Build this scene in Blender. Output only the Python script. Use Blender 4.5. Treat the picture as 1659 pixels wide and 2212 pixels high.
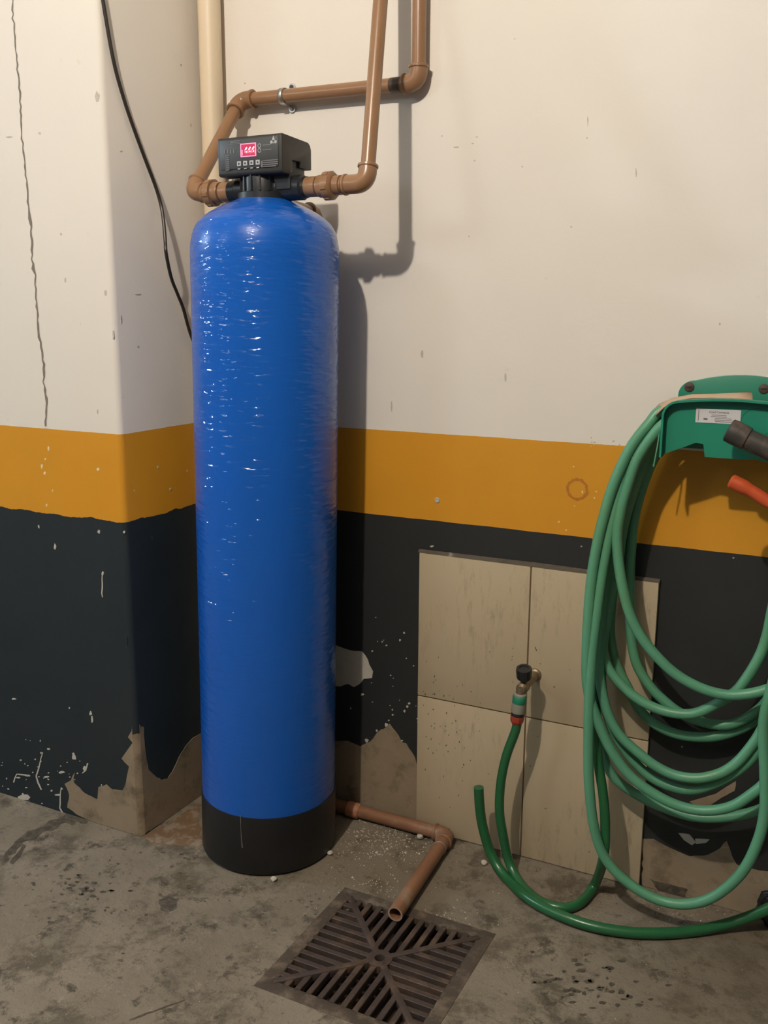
import bpy, bmesh, math, random
from mathutils import Vector, Matrix, noise

scene = bpy.context.scene
for o in list(bpy.data.objects):
    bpy.data.objects.remove(o, do_unlink=True)
random.seed(7)

# ------------------------------------------------------------------ camera
FPX, PITCH, YAW, ROLL = 2059.312, 0.2068, -0.4677, 0.0044
CAM = Vector((0.911, -2.002, 1.2732))
FW = Vector((math.sin(YAW) * math.cos(PITCH), math.cos(YAW) * math.cos(PITCH), -math.sin(PITCH)))
_rt = Vector((math.cos(YAW), -math.sin(YAW), 0)); _up = _rt.cross(FW)
RT = math.cos(ROLL) * _rt + math.sin(ROLL) * _up
UP = -math.sin(ROLL) * _rt + math.cos(ROLL) * _up
cd = bpy.data.cameras.new('camera'); cam = bpy.data.objects.new('camera', cd)
scene.collection.objects.link(cam)
cd.sensor_fit = 'VERTICAL'; cd.sensor_height = 36.0; cd.lens = FPX / 2212 * 36.0
cd.clip_start = 0.05
M3 = Matrix((RT, UP, -FW)).transposed()
cam.matrix_world = Matrix.Translation(CAM) @ M3.to_4x4()
scene.camera = cam

# ------------------------------------------------------------------ world, lamps, exposure
world = bpy.data.worlds.new('world'); scene.world = world; world.use_nodes = True
bg = world.node_tree.nodes['Background']
bg.inputs[0].default_value = (0.90, 0.96, 1.0, 1); bg.inputs[1].default_value = 0.15


def lamp(name, loc, power, col, rad):
    l = bpy.data.lights.new(name, 'POINT'); l.energy = power; l.color = col; l.shadow_soft_size = rad
    o = bpy.data.objects.new(name, l); o.location = loc; scene.collection.objects.link(o)


lamp('ceiling_bulb_light', (0.130, -2.13, 2.79), 182, (1.0, 0.90, 0.785), 0.032)
lamp('far_ceiling_light', (-2.2, -3.3, 2.70), 58, (0.84, 0.93, 1.0), 0.30)
lamp('side_ceiling_light', (-4.5, -1.78, 2.6), 300, (0.70, 0.86, 1.0), 0.16)
vs = scene.view_settings
vs.view_transform = 'Standard'; vs.look = 'None'; vs.gamma = 1.0; vs.use_curve_mapping = False
vs.exposure = -0.22


# ------------------------------------------------------------------ helpers
def at(px, py, ax, val):
    """photo pixel -> point on the plane coordinate[ax] = val"""
    d = RT * ((px - 829.5) / FPX) - UP * ((py - 1106) / FPX) + FW
    t = (val - CAM[ax]) / d[ax]
    return CAM + d * t


def V(*a): return Vector(a)


class MB:
    def __init__(s): s.v = []; s.f = []; s.m = []; s.mi = 0

    def add(s, vs, fs):
        b = len(s.v); s.v += [tuple(p) for p in vs]
        for f in fs: s.f.append([b + i for i in f]); s.m.append(s.mi)
        return s

    def box(s, lo, hi):
        x0, y0, z0 = lo; x1, y1, z1 = hi
        return s.add([(x0, y0, z0), (x1, y0, z0), (x1, y1, z0), (x0, y1, z0), (x0, y0, z1), (x1, y0, z1), (x1, y1, z1), (x0, y1, z1)],
                     [(0, 3, 2, 1), (4, 5, 6, 7), (0, 1, 5, 4), (1, 2, 6, 5), (2, 3, 7, 6), (3, 0, 4, 7)])

    def tube(s, pts, r, n=12, closed=False, caps=True):
        pts = [Vector(p) for p in pts]; N = len(pts)
        rs = r if isinstance(r, (list, tuple)) else [r] * N
        tang = []
        for i in range(N):
            a = pts[(i - 1) % N] if (closed or i > 0) else pts[i]
            b = pts[(i + 1) % N] if (closed or i < N - 1) else pts[i]
            t = b - a
            tang.append(t.normalized() if t.length > 1e-9 else V(0, 0, 1))
        t0 = tang[0]
        ref = V(0, 0, 1) if abs(t0.z) < .9 else V(1, 0, 0)
        nrm = (ref - t0 * ref.dot(t0)).normalized()
        vs = []
        for i in range(N):
            t = tang[i]
            nrm = (nrm - t * nrm.dot(t)).normalized(); bi = t.cross(nrm)
            for k in range(n):
                a = 2 * math.pi * k / n
                vs.append(pts[i] + (nrm * math.cos(a) + bi * math.sin(a)) * rs[i])
        fs = []
        for i in range(N if closed else N - 1):
            j = (i + 1) % N
            for k in range(n):
                k2 = (k + 1) % n
                fs.append((i * n + k, i * n + k2, j * n + k2, j * n + k))
        if caps and not closed:
            fs.append(tuple(range(n - 1, -1, -1))); fs.append(tuple((N - 1) * n + k for k in range(n)))
        return s.add(vs, fs)

    def lathe(s, prof, origin, axis, n=32, phase=0.0):
        """prof: list of (radius, distance along axis)"""
        o = Vector(origin); ax = Vector(axis).normalized()
        ref = V(0, 0, 1) if abs(ax.z) < .9 else V(1, 0, 0)
        u = (ref - ax * ref.dot(ax)).normalized(); w = ax.cross(u)
        vs = []; fs = []
        for r, h in prof:
            r = max(r, 1e-5)
            for k in range(n):
                a = 2 * math.pi * k / n + phase
                vs.append(o + ax * h + (u * math.cos(a) + w * math.sin(a)) * r)
        for i in range(len(prof) - 1):
            for k in range(n):
                k2 = (k + 1) % n
                fs.append((i * n + k, i * n + k2, (i + 1) * n + k2, (i + 1) * n + k))
        fs.append(tuple(range(n - 1, -1, -1))); fs.append(tuple((len(prof) - 1) * n + k for k in range(n)))
        return s.add(vs, fs)

    def prism(s, poly, d):
        """extrude a 3D polygon by vector d"""
        n = len(poly); d = Vector(d); p = [Vector(q) for q in poly]
        vs = p + [q + d for q in p]
        fs = [tuple(range(n)), tuple(range(2 * n - 1, n - 1, -1))]
        fs += [(i, i + n, (i + 1) % n + n, (i + 1) % n) for i in range(n)]
        return s.add(vs, fs)

    def build(s, name, mat, parent=None, smooth=35, bevel=0.0, seg=2):
        me = bpy.data.meshes.new(name); me.from_pydata(s.v, [], s.f)
        mats = mat if isinstance(mat, (list, tuple)) else [mat]
        for m in mats: me.materials.append(m)
        if len(mats) > 1:
            for p, i in zip(me.polygons, s.m): p.material_index = i
        bm = bmesh.new(); bm.from_mesh(me)
        bmesh.ops.recalc_face_normals(bm, faces=bm.faces)
        if bevel:
            es = [e for e in bm.edges if len(e.link_faces) == 2 and e.calc_face_angle(0) > math.radians(30)]
            bmesh.ops.bevel(bm, geom=es, offset=bevel, segments=seg, profile=.5, affect='EDGES', clamp_overlap=True)
        bm.to_mesh(me); bm.free()
        if smooth:
            me.shade_smooth(); me.set_sharp_from_angle(angle=math.radians(smooth))
        o = bpy.data.objects.new(name, me); scene.collection.objects.link(o)
        if parent is not None:
            o.parent = parent
            o.matrix_parent_inverse = Matrix.Translation(-parent.location) if parent.type == 'EMPTY' else Matrix.Identity(4)
        return o


def empty(name, loc, label, cat, group=None):
    o = bpy.data.objects.new(name, None); o.location = loc; o.empty_display_size = .05
    scene.collection.objects.link(o); tag(o, label, cat, group)
    return o


def tag(o, label, cat, group=None):
    o['label'] = label; o['category'] = cat
    if group: o['group'] = group
    return o


def structure(o, label=None):
    o['kind'] = 'structure'
    if label: o['label'] = label
    return o


def spline(pts, k=8, closed=False):
    P = [Vector(p) for p in pts]; N = len(P); out = []
    for i in range(N if closed else N - 1):
        if closed: a, b, c, d = P[i - 1], P[i], P[(i + 1) % N], P[(i + 2) % N]
        else: a, b, c, d = P[max(i - 1, 0)], P[i], P[i + 1], P[min(i + 2, N - 1)]
        for j in range(k):
            t = j / k
            out.append(.5 * ((2 * b) + (c - a) * t + (2 * a - 5 * b + 4 * c - d) * t * t + (3 * b - a - 3 * c + d) * t ** 3))
    if not closed: out.append(P[-1])
    return out


def bend(p0, c, p1, rad, n=8):
    """straight - rounded corner - straight path"""
    p0, c, p1 = Vector(p0), Vector(c), Vector(p1)
    a = (p0 - c).normalized(); b = (p1 - c).normalized()
    out = [p0]
    for i in range(n + 1):
        t = i / n
        q = (1 - t) ** 2 * (c + a * rad) + 2 * t * (1 - t) * c + t * t * (c + b * rad)
        out.append(q)
    out.append(p1)
    return out


def jag(poly, amp, seg, rnd):
    """roughen the outline of a 3D polygon"""
    out = []
    n = len(poly)
    ctr = sum((Vector(p) for p in poly), V(0, 0, 0)) / n
    for i in range(n):
        a = Vector(poly[i]); b = Vector(poly[(i + 1) % n]); L = (b - a).length
        m = max(1, int(L / seg)); out.append(a)
        for j in range(1, m):
            q = a.lerp(b, j / m); r = (q - ctr).normalized()
            out.append(q + r * rnd.uniform(-amp, amp))
    return out


# ------------------------------------------------------------------ materials
def nodes(name):
    m = bpy.data.materials.new(name); m.use_nodes = True
    nt = m.node_tree; b = nt.nodes['Principled BSDF']
    return m, nt, b


def N(nt, t, **kw):
    n = nt.nodes.new(t)
    for k, v in kw.items(): setattr(n, k, v)
    return n


def noise_node(nt, scale, detail=4, rough=.55, vec=None, dist=0.0):
    n = N(nt, 'ShaderNodeTexNoise'); n.inputs['Scale'].default_value = scale
    n.inputs['Detail'].default_value = detail; n.inputs['Roughness'].default_value = rough; n.inputs['Distortion'].default_value = dist
    if vec is not None: nt.links.new(vec, n.inputs['Vector'])
    return n.outputs['Fac']


def ramp(nt, fac, a, b, ca=(0, 0, 0, 1), cb=(1, 1, 1, 1)):
    r = N(nt, 'ShaderNodeValToRGB'); e = r.color_ramp.elements
    e[0].position = a; e[1].position = b; e[0].color = ca; e[1].color = cb
    nt.links.new(fac, r.inputs[0]); return r.outputs[0]


def mix(nt, fac, a, b, mode='MIX'):
    m = N(nt, 'ShaderNodeMix', data_type='RGBA', blend_type=mode)
    for sock, v in ((m.inputs['Factor'], fac), (m.inputs[6], a), (m.inputs[7], b)):
        if hasattr(v, 'node'): nt.links.new(v, sock)
        elif isinstance(v, (int, float)): sock.default_value = v
        else: sock.default_value = (*v[:3], 1)
    return m.outputs[2]


def math_node(nt, op, a, b=None):
    m = N(nt, 'ShaderNodeMath', operation=op)
    for i, v in enumerate((a, b)):
        if v is None: continue
        if hasattr(v, 'node'): nt.links.new(v, m.inputs[i])
        else: m.inputs[i].default_value = v
    return m.outputs[0]


def bump(nt, b, h, strength, dist=.002):
    n = N(nt, 'ShaderNodeBump'); n.inputs['Strength'].default_value = strength; n.inputs['Distance'].default_value = dist
    nt.links.new(h, n.inputs['Height']); nt.links.new(n.outputs[0], b.inputs['Normal'])


def pos(nt):
    g = N(nt, 'ShaderNodeNewGeometry'); return g.outputs['Position']


def objco(nt):
    g = N(nt, 'ShaderNodeTexCoord'); return g.outputs['Object']


def plain(name, col, rough=.5, var=.12, scale=30, bmp=0.0, spec=.5, metal=0.0, dirt=None, dirt_at=(.55, .7), dirt_scale=9, bscale=None):
    m, nt, b = nodes(name)
    p = pos(nt)
    f = noise_node(nt, scale, 4, .6, p)
    lo = tuple(c * (1 - var) for c in col); hi = tuple(min(1, c * (1 + var)) for c in col)
    c = mix(nt, f, lo, hi)
    if dirt:
        c = mix(nt, ramp(nt, noise_node(nt, dirt_scale, 6, .65, p), *dirt_at), c, dirt)
    nt.links.new(c, b.inputs['Base Color'])
    b.inputs['Roughness'].default_value = rough; b.inputs['Specular IOR Level'].default_value = spec; b.inputs['Metallic'].default_value = metal
    if bmp: bump(nt, b, noise_node(nt, bscale or scale * 3, 4, .6, p), bmp)
    return m


ZT, ZB = 1.0, 0.7948
CREAM = (.80, .745, .66); YEL = (.66, .30, .020); DARK = (.030, .034, .036)


def wall_paint(name, side_wave=False, dk0=(.017, .019, .019), dk1=(.029, .030, .029)):
    m, nt, b = nodes(name)
    p = pos(nt)
    sep = N(nt, 'ShaderNodeSeparateXYZ'); nt.links.new(p, sep.inputs[0]); z = sep.outputs[2]
    w = noise_node(nt, 14 if side_wave else 9, 3, .6, p)
    amp = .022 if side_wave else .004
    zw = math_node(nt, 'ADD', z, math_node(nt, 'MULTIPLY', math_node(nt, 'SUBTRACT', w, .5), amp))
    zt = math_node(nt, 'ADD', z, math_node(nt, 'MULTIPLY', math_node(nt, 'SUBTRACT', w, .5), .003))
    low = ramp(nt, noise_node(nt, 2.2, 4, .6, p), .35, .7)
    cr = mix(nt, low, CREAM, (.765, .715, .645))
    cr = mix(nt, ramp(nt, noise_node(nt, 22, 6, .7, p), .66, .80), cr, (.62, .57, .49))
    ye = mix(nt, noise_node(nt, 5, 4, .6, p), tuple(c * .9 for c in YEL), tuple(c * 1.08 for c in YEL))
    dk = mix(nt, noise_node(nt, 7, 5, .65, p), dk0, dk1)
    dk = mix(nt, ramp(nt, noise_node(nt, 30, 5, .7, p), .70, .78), dk, (.10, .10, .09))
    c = mix(nt, math_node(nt, 'GREATER_THAN', zw, ZB), dk, ye)
    c = mix(nt, math_node(nt, 'GREATER_THAN', zt, ZT), c, cr)
    nt.links.new(c, b.inputs['Base Color'])
    r = math_node(nt, 'MULTIPLY_ADD', math_node(nt, 'GREATER_THAN', zt, ZT), .12)
    r.node.inputs[2].default_value = .48
    nt.links.new(r, b.inputs['Roughness'])
    b.inputs['Specular IOR Level'].default_value = .4
    h = math_node(nt, 'ADD', noise_node(nt, 6, 4, .6, p), math_node(nt, 'MULTIPLY', noise_node(nt, 120, 3, .6, p), .10))
    bump(nt, b, h, .35, .006)
    return m


def floor_mat():
    m, nt, b = nodes('worn_concrete')
    p = pos(nt)
    c = mix(nt, ramp(nt, noise_node(nt, 3.2, 5, .62, p), .3, .72), (.165, .138, .100), (.27, .23, .175))
    c = mix(nt, ramp(nt, noise_node(nt, 7, 10, .78, p, .15), .50, .60), c, (.105, .088, .062))
    c = mix(nt, ramp(nt, noise_node(nt, 13, 10, .78, p, .15), .545, .62), c, (.070, .058, .040))
    c = mix(nt, ramp(nt, noise_node(nt, 20, 10, .80, p, .1), .57, .66), c, (.27, .232, .175))
    c = mix(nt, ramp(nt, noise_node(nt, 70, 6, .75, p), .60, .68), c, (.060, .047, .032))
    c = mix(nt, ramp(nt, noise_node(nt, 105, 4, .7, p), .66, .72), c, (.36, .32, .25))
    c = mix(nt, math_node(nt, 'MULTIPLY', ramp(nt, noise_node(nt, 1.7, 3, .5, p), .50, .72), .7), c, (.115, .088, .055))
    nt.links.new(c, b.inputs['Base Color'])
    b.inputs['Roughness'].default_value = .72; b.inputs['Specular IOR Level'].default_value = .35
    h = math_node(nt, 'ADD', noise_node(nt, 12, 8, .7, p), math_node(nt, 'MULTIPLY', noise_node(nt, 140, 4, .7, p), .25))
    bump(nt, b, h, .8, .007)
    return m


def tank_mat():
    m, nt, b = nodes('blue_fibreglass')
    p = objco(nt)
    mp = N(nt, 'ShaderNodeMapping'); mp.inputs['Scale'].default_value = (1, 1, .35); nt.links.new(p, mp.inputs[0]); q = mp.outputs[0]
    c = mix(nt, noise_node(nt, 6, 4, .6, q), (.004, .086, .42), (.006, .110, .51))
    nt.links.new(c, b.inputs['Base Color'])
    b.inputs['Roughness'].default_value = .32
    b.inputs['Specular IOR Level'].default_value = .22
    b.inputs['Coat Weight'].default_value = .6; b.inputs['Coat Roughness'].default_value = .07
    h = math_node(nt, 'ADD', noise_node(nt, 30, 3, .55, p), math_node(nt, 'MULTIPLY', noise_node(nt, 150, 2, .5, p), .15))
    bump(nt, b, h, .25, .003)
    # lumpy resin skin: sparse steep ripples that catch the lamps as broken vertical streaks
    mp2 = N(nt, 'ShaderNodeMapping'); mp2.inputs['Scale'].default_value = (24, 24, 105); nt.links.new(p, mp2.inputs[0])
    rp = noise_node(nt, 1.0, 1, .5, mp2.outputs[0])
    rp = math_node(nt, 'MAXIMUM', math_node(nt, 'SUBTRACT', rp, .36), 0.0)
    cb_ = N(nt, 'ShaderNodeBump'); cb_.inputs['Strength'].default_value = 1.0; cb_.inputs['Distance'].default_value = .0078
    nt.links.new(rp, cb_.inputs['Height']); nt.links.new(cb_.outputs[0], b.inputs['Coat Normal'])
    return m


def tile_mat():
    m, nt, b = nodes('beige_wall_tile')
    p = pos(nt)
    sep = N(nt, 'ShaderNodeSeparateXYZ'); nt.links.new(p, sep.inputs[0])
    mp = N(nt, 'ShaderNodeMapping'); mp.inputs['Scale'].default_value = (1, 1, .22); nt.links.new(p, mp.inputs[0])
    c = mix(nt, noise_node(nt, 4, 3, .5, p), (.455, .37, .245), (.50, .41, .275))
    streak = ramp(nt, noise_node(nt, 55, 8, .78, mp.outputs[0]), .52, .66)
    mask = math_node(nt, 'MULTIPLY', ramp(nt, noise_node(nt, 4.2, 2, .5, p), .47, .62), streak)
    c = mix(nt, math_node(nt, 'MULTIPLY', mask, .45), c, (.20, .155, .10))
    c = mix(nt, ramp(nt, noise_node(nt, 60, 3, .6, p), .73, .77), c, (.16, .12, .08))
    nt.links.new(c, b.inputs['Base Color'])
    b.inputs['Roughness'].default_value = .42; b.inputs['Specular IOR Level'].default_value = .4
    bump(nt, b, noise_node(nt, 9, 3, .5, p), .12, .004)
    return m


M_wall = wall_paint('striped_wall_paint')
M_col = wall_paint('striped_column_paint_cool_lit', True, (.013, .020, .025), (.022, .031, .036))  # same dark paint as the wall; cool light from the left tinted into it
M_floor = floor_mat()
M_tank = tank_mat()
M_tile = tile_mat()
M_plaster = plain('bare_plaster', (.27, .21, .14), .85, .22, 18, .6, .2, dirt=(.14, .105, .065), dirt_at=(.52, .7), dirt_scale=14)
M_white = plain('white_undercoat', (.50, .47, .40), .8, .1, 40, .3, .2)
M_ychip = plain('pale_chip', (.78, .60, .34), .8, .1, 40, 0, .2)
M_crack = plain('crack_shadow', (.20, .17, .135), .9, .2, 60)
M_mark = plain('grey_scuff', (.52, .47, .40), .8, .2, 60)
M_grout = plain('brown_grout', (.15, .095, .052), .85, .25, 50, .3, .2)
M_capdirt = plain('grimy_mortar', (.13, .11, .085), .85, .3, 40, .4, .2, dirt=(.4, .36, .29), dirt_at=(.6, .68), dirt_scale=30)
M_pvc = plain('brown_pvc', (.285, .155, .080), .30, .10, 14, .05, .5, dirt=(.235, .13, .062), dirt_at=(.5, .75), dirt_scale=6)
M_pvcd = plain('dusty_brown_pvc', (.23, .112, .060), .42, .18, 20, .2, .4, dirt=(.30, .22, .15), dirt_at=(.55, .75), dirt_scale=16)
M_pvcr = plain('scuffed_orange_pvc', (.36, .15, .075), .6, .25, 50, .4, .4, dirt=(.5, .40, .3), dirt_at=(.58, .68), dirt_scale=60)
M_cement = plain('brown_joint_cement', (.16, .08, .04), .35, .15, 40)
M_band = plain('dark_band_pvc', (.060, .040, .026), .5, .25, 60)
M_cream = plain('cream_painted_pipe', (.70, .58, .42), .45, .06, 8)
M_black = plain('black_plastic', (.014, .015, .017), .38, .15, 40, .05)
M_boot = plain('black_rubber_boot', (.007, .007, .0075), .42, .2, 25, .1)
M_panel = plain('charcoal_front_panel', (.046, .047, .047), .42, .06, 40)
M_case = plain('dark_grey_case', (.026, .0245, .022), .45, .1, 40, .05)
M_print = plain('pale_print', (.42, .42, .42), .6, .05)
M_dimprint = plain('grey_print', (.13, .13, .13), .6, .05)
M_zinc = plain('zinc_plated_steel', (.50, .50, .48), .42, .1, 60, .1, .5, 1.0)
M_brass = plain('tarnished_brass', (.30, .235, .155), .45, .25, 60, .2, .5, .8)
M_cable = plain('black_cable', (.022, .018, .014), .45, .1)
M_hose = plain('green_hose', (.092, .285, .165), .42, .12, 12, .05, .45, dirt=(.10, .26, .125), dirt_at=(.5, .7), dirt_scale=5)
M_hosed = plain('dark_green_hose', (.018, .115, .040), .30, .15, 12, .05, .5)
M_hang = plain('green_hanger_plastic', (.016, .205, .125), .36, .05, 10, .02, .45)
M_conn_g = plain('teal_green_plastic', (.02, .22, .12), .4, .08)
M_conn_w = plain('grey_white_plastic', (.25, .235, .185), .5, .1, 60)
M_conn_r = plain('red_plastic', (.34, .045, .022), .4, .1)
M_orange = plain('orange_plastic', (.50, .078, .022), .35, .1, 30, .05)
M_gun = plain('worn_black_plastic', (.040, .036, .031), .5, .3, 30, .2, .4, dirt=(.09, .065, .05), dirt_at=(.5, .65), dirt_scale=30)
M_rust = plain('rusty_screw', (.07, .045, .035), .7, .3, 80, .3)
M_card = plain('brown_cardboard', (.47, .34, .23), .85, .1, 30, .1, .2)
M_sticker = plain('white_sticker', (.58, .56, .55), .5, .04)
M_ink = plain('sticker_ink', (.16, .14, .14), .6, .1)
M_iron = plain('rusted_cast_iron', (.052, .036, .029), .62, .3, 30, .6, .4, dirt=(.12, .075, .048), dirt_at=(.5, .7), dirt_scale=16)
M_frame = plain('grimy_iron_frame', (.066, .050, .037), .75, .3, 40, .6, .3, dirt=(.14, .11, .078), dirt_at=(.48, .62), dirt_scale=22)
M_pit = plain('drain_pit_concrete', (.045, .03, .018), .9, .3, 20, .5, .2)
M_crumb = plain('pale_rubble', (.50, .46, .38), .9, .25, 200)
M_stain = plain('damp_dark_stain', (.058, .048, .034), .7, .4, 60, .4, dirt=(.11, .09, .065), dirt_at=(.45, .6), dirt_scale=70)
M_brownst = plain('brown_floor_stain', (.17, .105, .055), .8, .35, 30, .4, dirt=(.25, .2, .15), dirt_at=(.5, .6), dirt_scale=30)
M_bag = plain('black_bag_film', (.016, .018, .019), .32, .2, 30, .3)
M_ring = plain('orange_ring_stain', (.46, .17, .014), .6, .2, 50)


def emit(name, col, s):
    m, nt, b = nodes(name)
    b.inputs['Base Color'].default_value = (*col, 1); b.inputs['Emission Color'].default_value = (*col, 1)
    b.inputs['Emission Strength'].default_value = s
    return m


M_lcd = emit('red_lit_display', (.34, .012, .055), .9)
M_lcdp = emit('pink_lit_frame', (.9, .25, .42), .8)
M_digit = emit('white_lit_digit', (1.0, .88, .93), 1.6)

# ------------------------------------------------------------------ structure
XC, YC = -0.5846, -0.3601                     # outer corner of the column
ZMAX = 2.92
wb = MB()
x0, x1 = XC - .25, 3.2
wb.box((x0, 0, -.12), (x1, .15, ZMAX))
wall = structure(wb.build('wall_back', M_wall, smooth=0), 'cream wall with yellow band above black lower paint')
cb = MB()
cb.prism([V(XC - 3.0, YC, -.12), V(XC - .012, YC, -.12), V(XC - .0035, YC + .0035, -.12), V(XC, YC + .012, -.12), V(XC, 0.0, -.12), V(XC - 3.0, 0.0, -.12)], V(0, 0, ZMAX + .12))
col = structure(cb.build('wall_left', M_col, smooth=50), 'painted column with yellow band and cracked cream plaster')

# floor with an opening for the drain
GX, GY, GH = .144, -.494, .181                # grate centre and half size
fx = [-4.0, GX - GH, GX + GH, 3.2]; fy = [-4.5, GY - GH, GY + GH, .02]
fb = MB(); vs_ = [(x, y, 0) for y in fy for x in fx]
fb.add(vs_, [(j * 4 + i, j * 4 + i + 1, (j + 1) * 4 + i + 1, (j + 1) * 4 + i) for j in range(3) for i in range(3) if not (i == 1 and j == 1)])
floor = structure(fb.build('floor', M_floor, smooth=0), 'worn stained concrete floor')
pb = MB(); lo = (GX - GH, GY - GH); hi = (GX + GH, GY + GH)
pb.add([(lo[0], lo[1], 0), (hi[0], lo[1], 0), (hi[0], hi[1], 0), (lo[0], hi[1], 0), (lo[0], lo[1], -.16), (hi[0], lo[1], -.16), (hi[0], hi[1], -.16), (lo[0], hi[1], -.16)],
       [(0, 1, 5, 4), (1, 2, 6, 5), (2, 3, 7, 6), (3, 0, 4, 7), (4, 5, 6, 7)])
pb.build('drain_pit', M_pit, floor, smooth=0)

cl = MB(); cl.box((-4.0, -4.5, 2.92), (3.2, .15, 3.0)); structure(cl.build('ceiling', plain('off_white_ceiling', (.50, .47, .42), .8, .03, 3), smooth=0), 'plain off-white ceiling')

# tiles
TX = [0.0, .2752, .5554]; TZ = [0.0, .3571, .7160]; TD = .012
gb = MB(); gb.box((TX[0] + .002, -.0095, 0.001), (TX[2] - .002, 0.0, TZ[2] - .002)); gb.build('grout', M_grout, wall, smooth=0)
for i in range(2):
    for j in range(2):
        t = MB(); g = .0016
        t.box((TX[i] + (g if i else 0), -TD, TZ[j] + (g if j else .002)), (TX[i + 1] - (0 if i else g), -.0005, TZ[j + 1] - (0 if j else g)))
        t.build('tile', M_tile, wall, bevel=.0012, seg=2)
cap = MB(); cap.prism(jag([V(-.003, -.0115, .7165), V(.557, -.0115, .7165), V(.557, -.0115, .7225), V(.3, -.0115, .7245), V(-.003, -.0115, .7225)], .001, .02, random.Random(2)), V(0, .011, 0))
cap.build('mortar_edge', M_capdirt, wall, smooth=0)


# worn-off paint, with the outlines the photo shows
def patch(name, parent, mat, px, ax, val, th, amp=.0025, seg=.012, seed=1):
    """thin sheet with a torn outline lying on a wall or on the floor"""
    off = {0: V(th, 0, 0), 1: V(0, -th, 0), 2: V(0, 0, th)}[ax]
    poly = jag([at(x, y, ax, val) for x, y in px], amp, seg, random.Random(seed))
    if ax != 2:
        for q in poly: q.z = max(q.z, .0015)
    if parent is col and ax == 1:
        for q in poly: q.x = min(q.x, XC - .0118)
    if parent is col and ax == 0:
        for q in poly: q.y = max(q.y, YC + .0118)
    b = MB(); b.prism(poly, off)
    return b.build(name, mat, parent, smooth=0)


patch('bare_plaster_patch', wall, M_plaster, [(700, 1602), (750, 1600), (778, 1612), (790, 1606), (806, 1595), (815, 1582), (830, 1574), (842, 1563), (855, 1580), (862, 1590), (868, 1603), (878, 1606), (890, 1625), (899, 1645), (905, 1668), (905, 1800), (700, 1745)], 1, 0, .0012, seed=3)
patch('white_chip', wall, M_white, [(700, 1396), (726, 1394), (755, 1404), (782, 1407), (795, 1425), (798, 1436), (806, 1450), (804, 1464), (786, 1466), (776, 1478), (765, 1484), (752, 1477), (735, 1483), (700, 1478)], 1, 0, .0012, .0015, .01, seed=4)
patch('bare_plaster_patch', wall, M_plaster, [(1388, 1812), (1412, 1812), (1440, 1828), (1490, 1850), (1530, 1846), (1556, 1832), (1570, 1816), (1582, 1850), (1592, 1868), (1640, 1880), (1720, 1890), (1900, 1930), (1900, 2070), (1388, 1918)], 1, 0, .0012, seed=5)
patch('white_chip', wall, M_white, [(1466, 1799), (1490, 1802), (1503, 1819), (1495, 1825), (1478, 1814)], 1, 0, .0022, .001, .01, seed=6)
patch('white_chip', wall, M_white, [(1502, 1811), (1533, 1813), (1525, 1820), (1503, 1822)], 1, 0, .0022, .001, .01, seed=6)
patch('tan_chip', wall, M_plaster, [(1490, 1731), (1545, 1715), (1568, 1700), (1590, 1687), (1587, 1708), (1560, 1722), (1530, 1742), (1505, 1742)], 1, 0, .0015, .0015, .01, seed=8)
patch('dark_hole_mark', wall, M_stain, [(1404, 1896), (1414, 1902), (1450, 1910), (1486, 1920), (1480, 1937), (1440, 1938), (1422, 1924)], 1, 0, .0020, .002, .01, seed=9)
patch('bare_plaster_patch', col, M_plaster, [(294, 1568), (289, 1571), (277, 1592), (287, 1604), (263, 1638), (279, 1655), (273, 1689), (265, 1707), (242, 1705), (230, 1694), (213, 1700), (211, 1727), (183, 1713), (160, 1690), (162, 1668), (154, 1685), (140, 1693), (150, 1717), (146, 1744), (172, 1762), (205, 1778), (301, 1806)], 1, YC, .0012, .0018, .01, seed=10)
patch('bare_plaster_patch', col, M_plaster, [(296, 1568), (310, 1570), (312, 1610), (316, 1640), (320, 1662), (334, 1675), (348, 1685), (362, 1682), (375, 1660), (385, 1638), (400, 1612), (416, 1594), (434, 1584), (470, 1580), (470, 1705), (303, 1806)], 0, XC, .0012, .002, .01, seed=11)
cs = MB(); rc = random.Random(3); vs_ = []; arc_ = [V(XC - .0119, YC, 0), V(XC - .0035, YC + .0035, 0), V(XC, YC + .0119, 0)]
nrm_ = [V(0, -1, 0), V(.707, -.707, 0), V(1, 0, 0)]
for k in range(23):
    z_ = .0015 + (.274 - .0015) * k / 22
    for p_, n_ in zip(arc_, nrm_): vs_.append(p_ + n_ * .0012 + V(0, 0, z_ + (0 if k < 22 else rc.uniform(-.006, .004))))
cs.add(vs_, [(3 * k + j, 3 * k + j + 1, 3 * k + j + 4, 3 * k + j + 3) for k in range(22) for j in range(2)]); cs.build('bare_plaster_patch', M_plaster, col, smooth=50)
patch('white_chip', col, M_white, [(277, 1388), (284, 1382), (288, 1378), (292, 1398), (284, 1396)], 1, YC, .0012, .0008, .008, seed=12)
rt_ = random.Random(31)
Lt = [(rt_.gauss(955, 45), rt_.gauss(1560, 75), rt_.uniform(1.2, 3), rt_.uniform(1.5, 6)) for k in range(80)] + [(rt_.gauss(1130, 40), rt_.gauss(1420, 30), rt_.uniform(2, 4), rt_.uniform(2, 7)) for k in range(16)]
Lt = [q for q in Lt if 912 < q[0] < 1240 and q[1] > 1400]
DEFER_SPECKS = Lt
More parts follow.
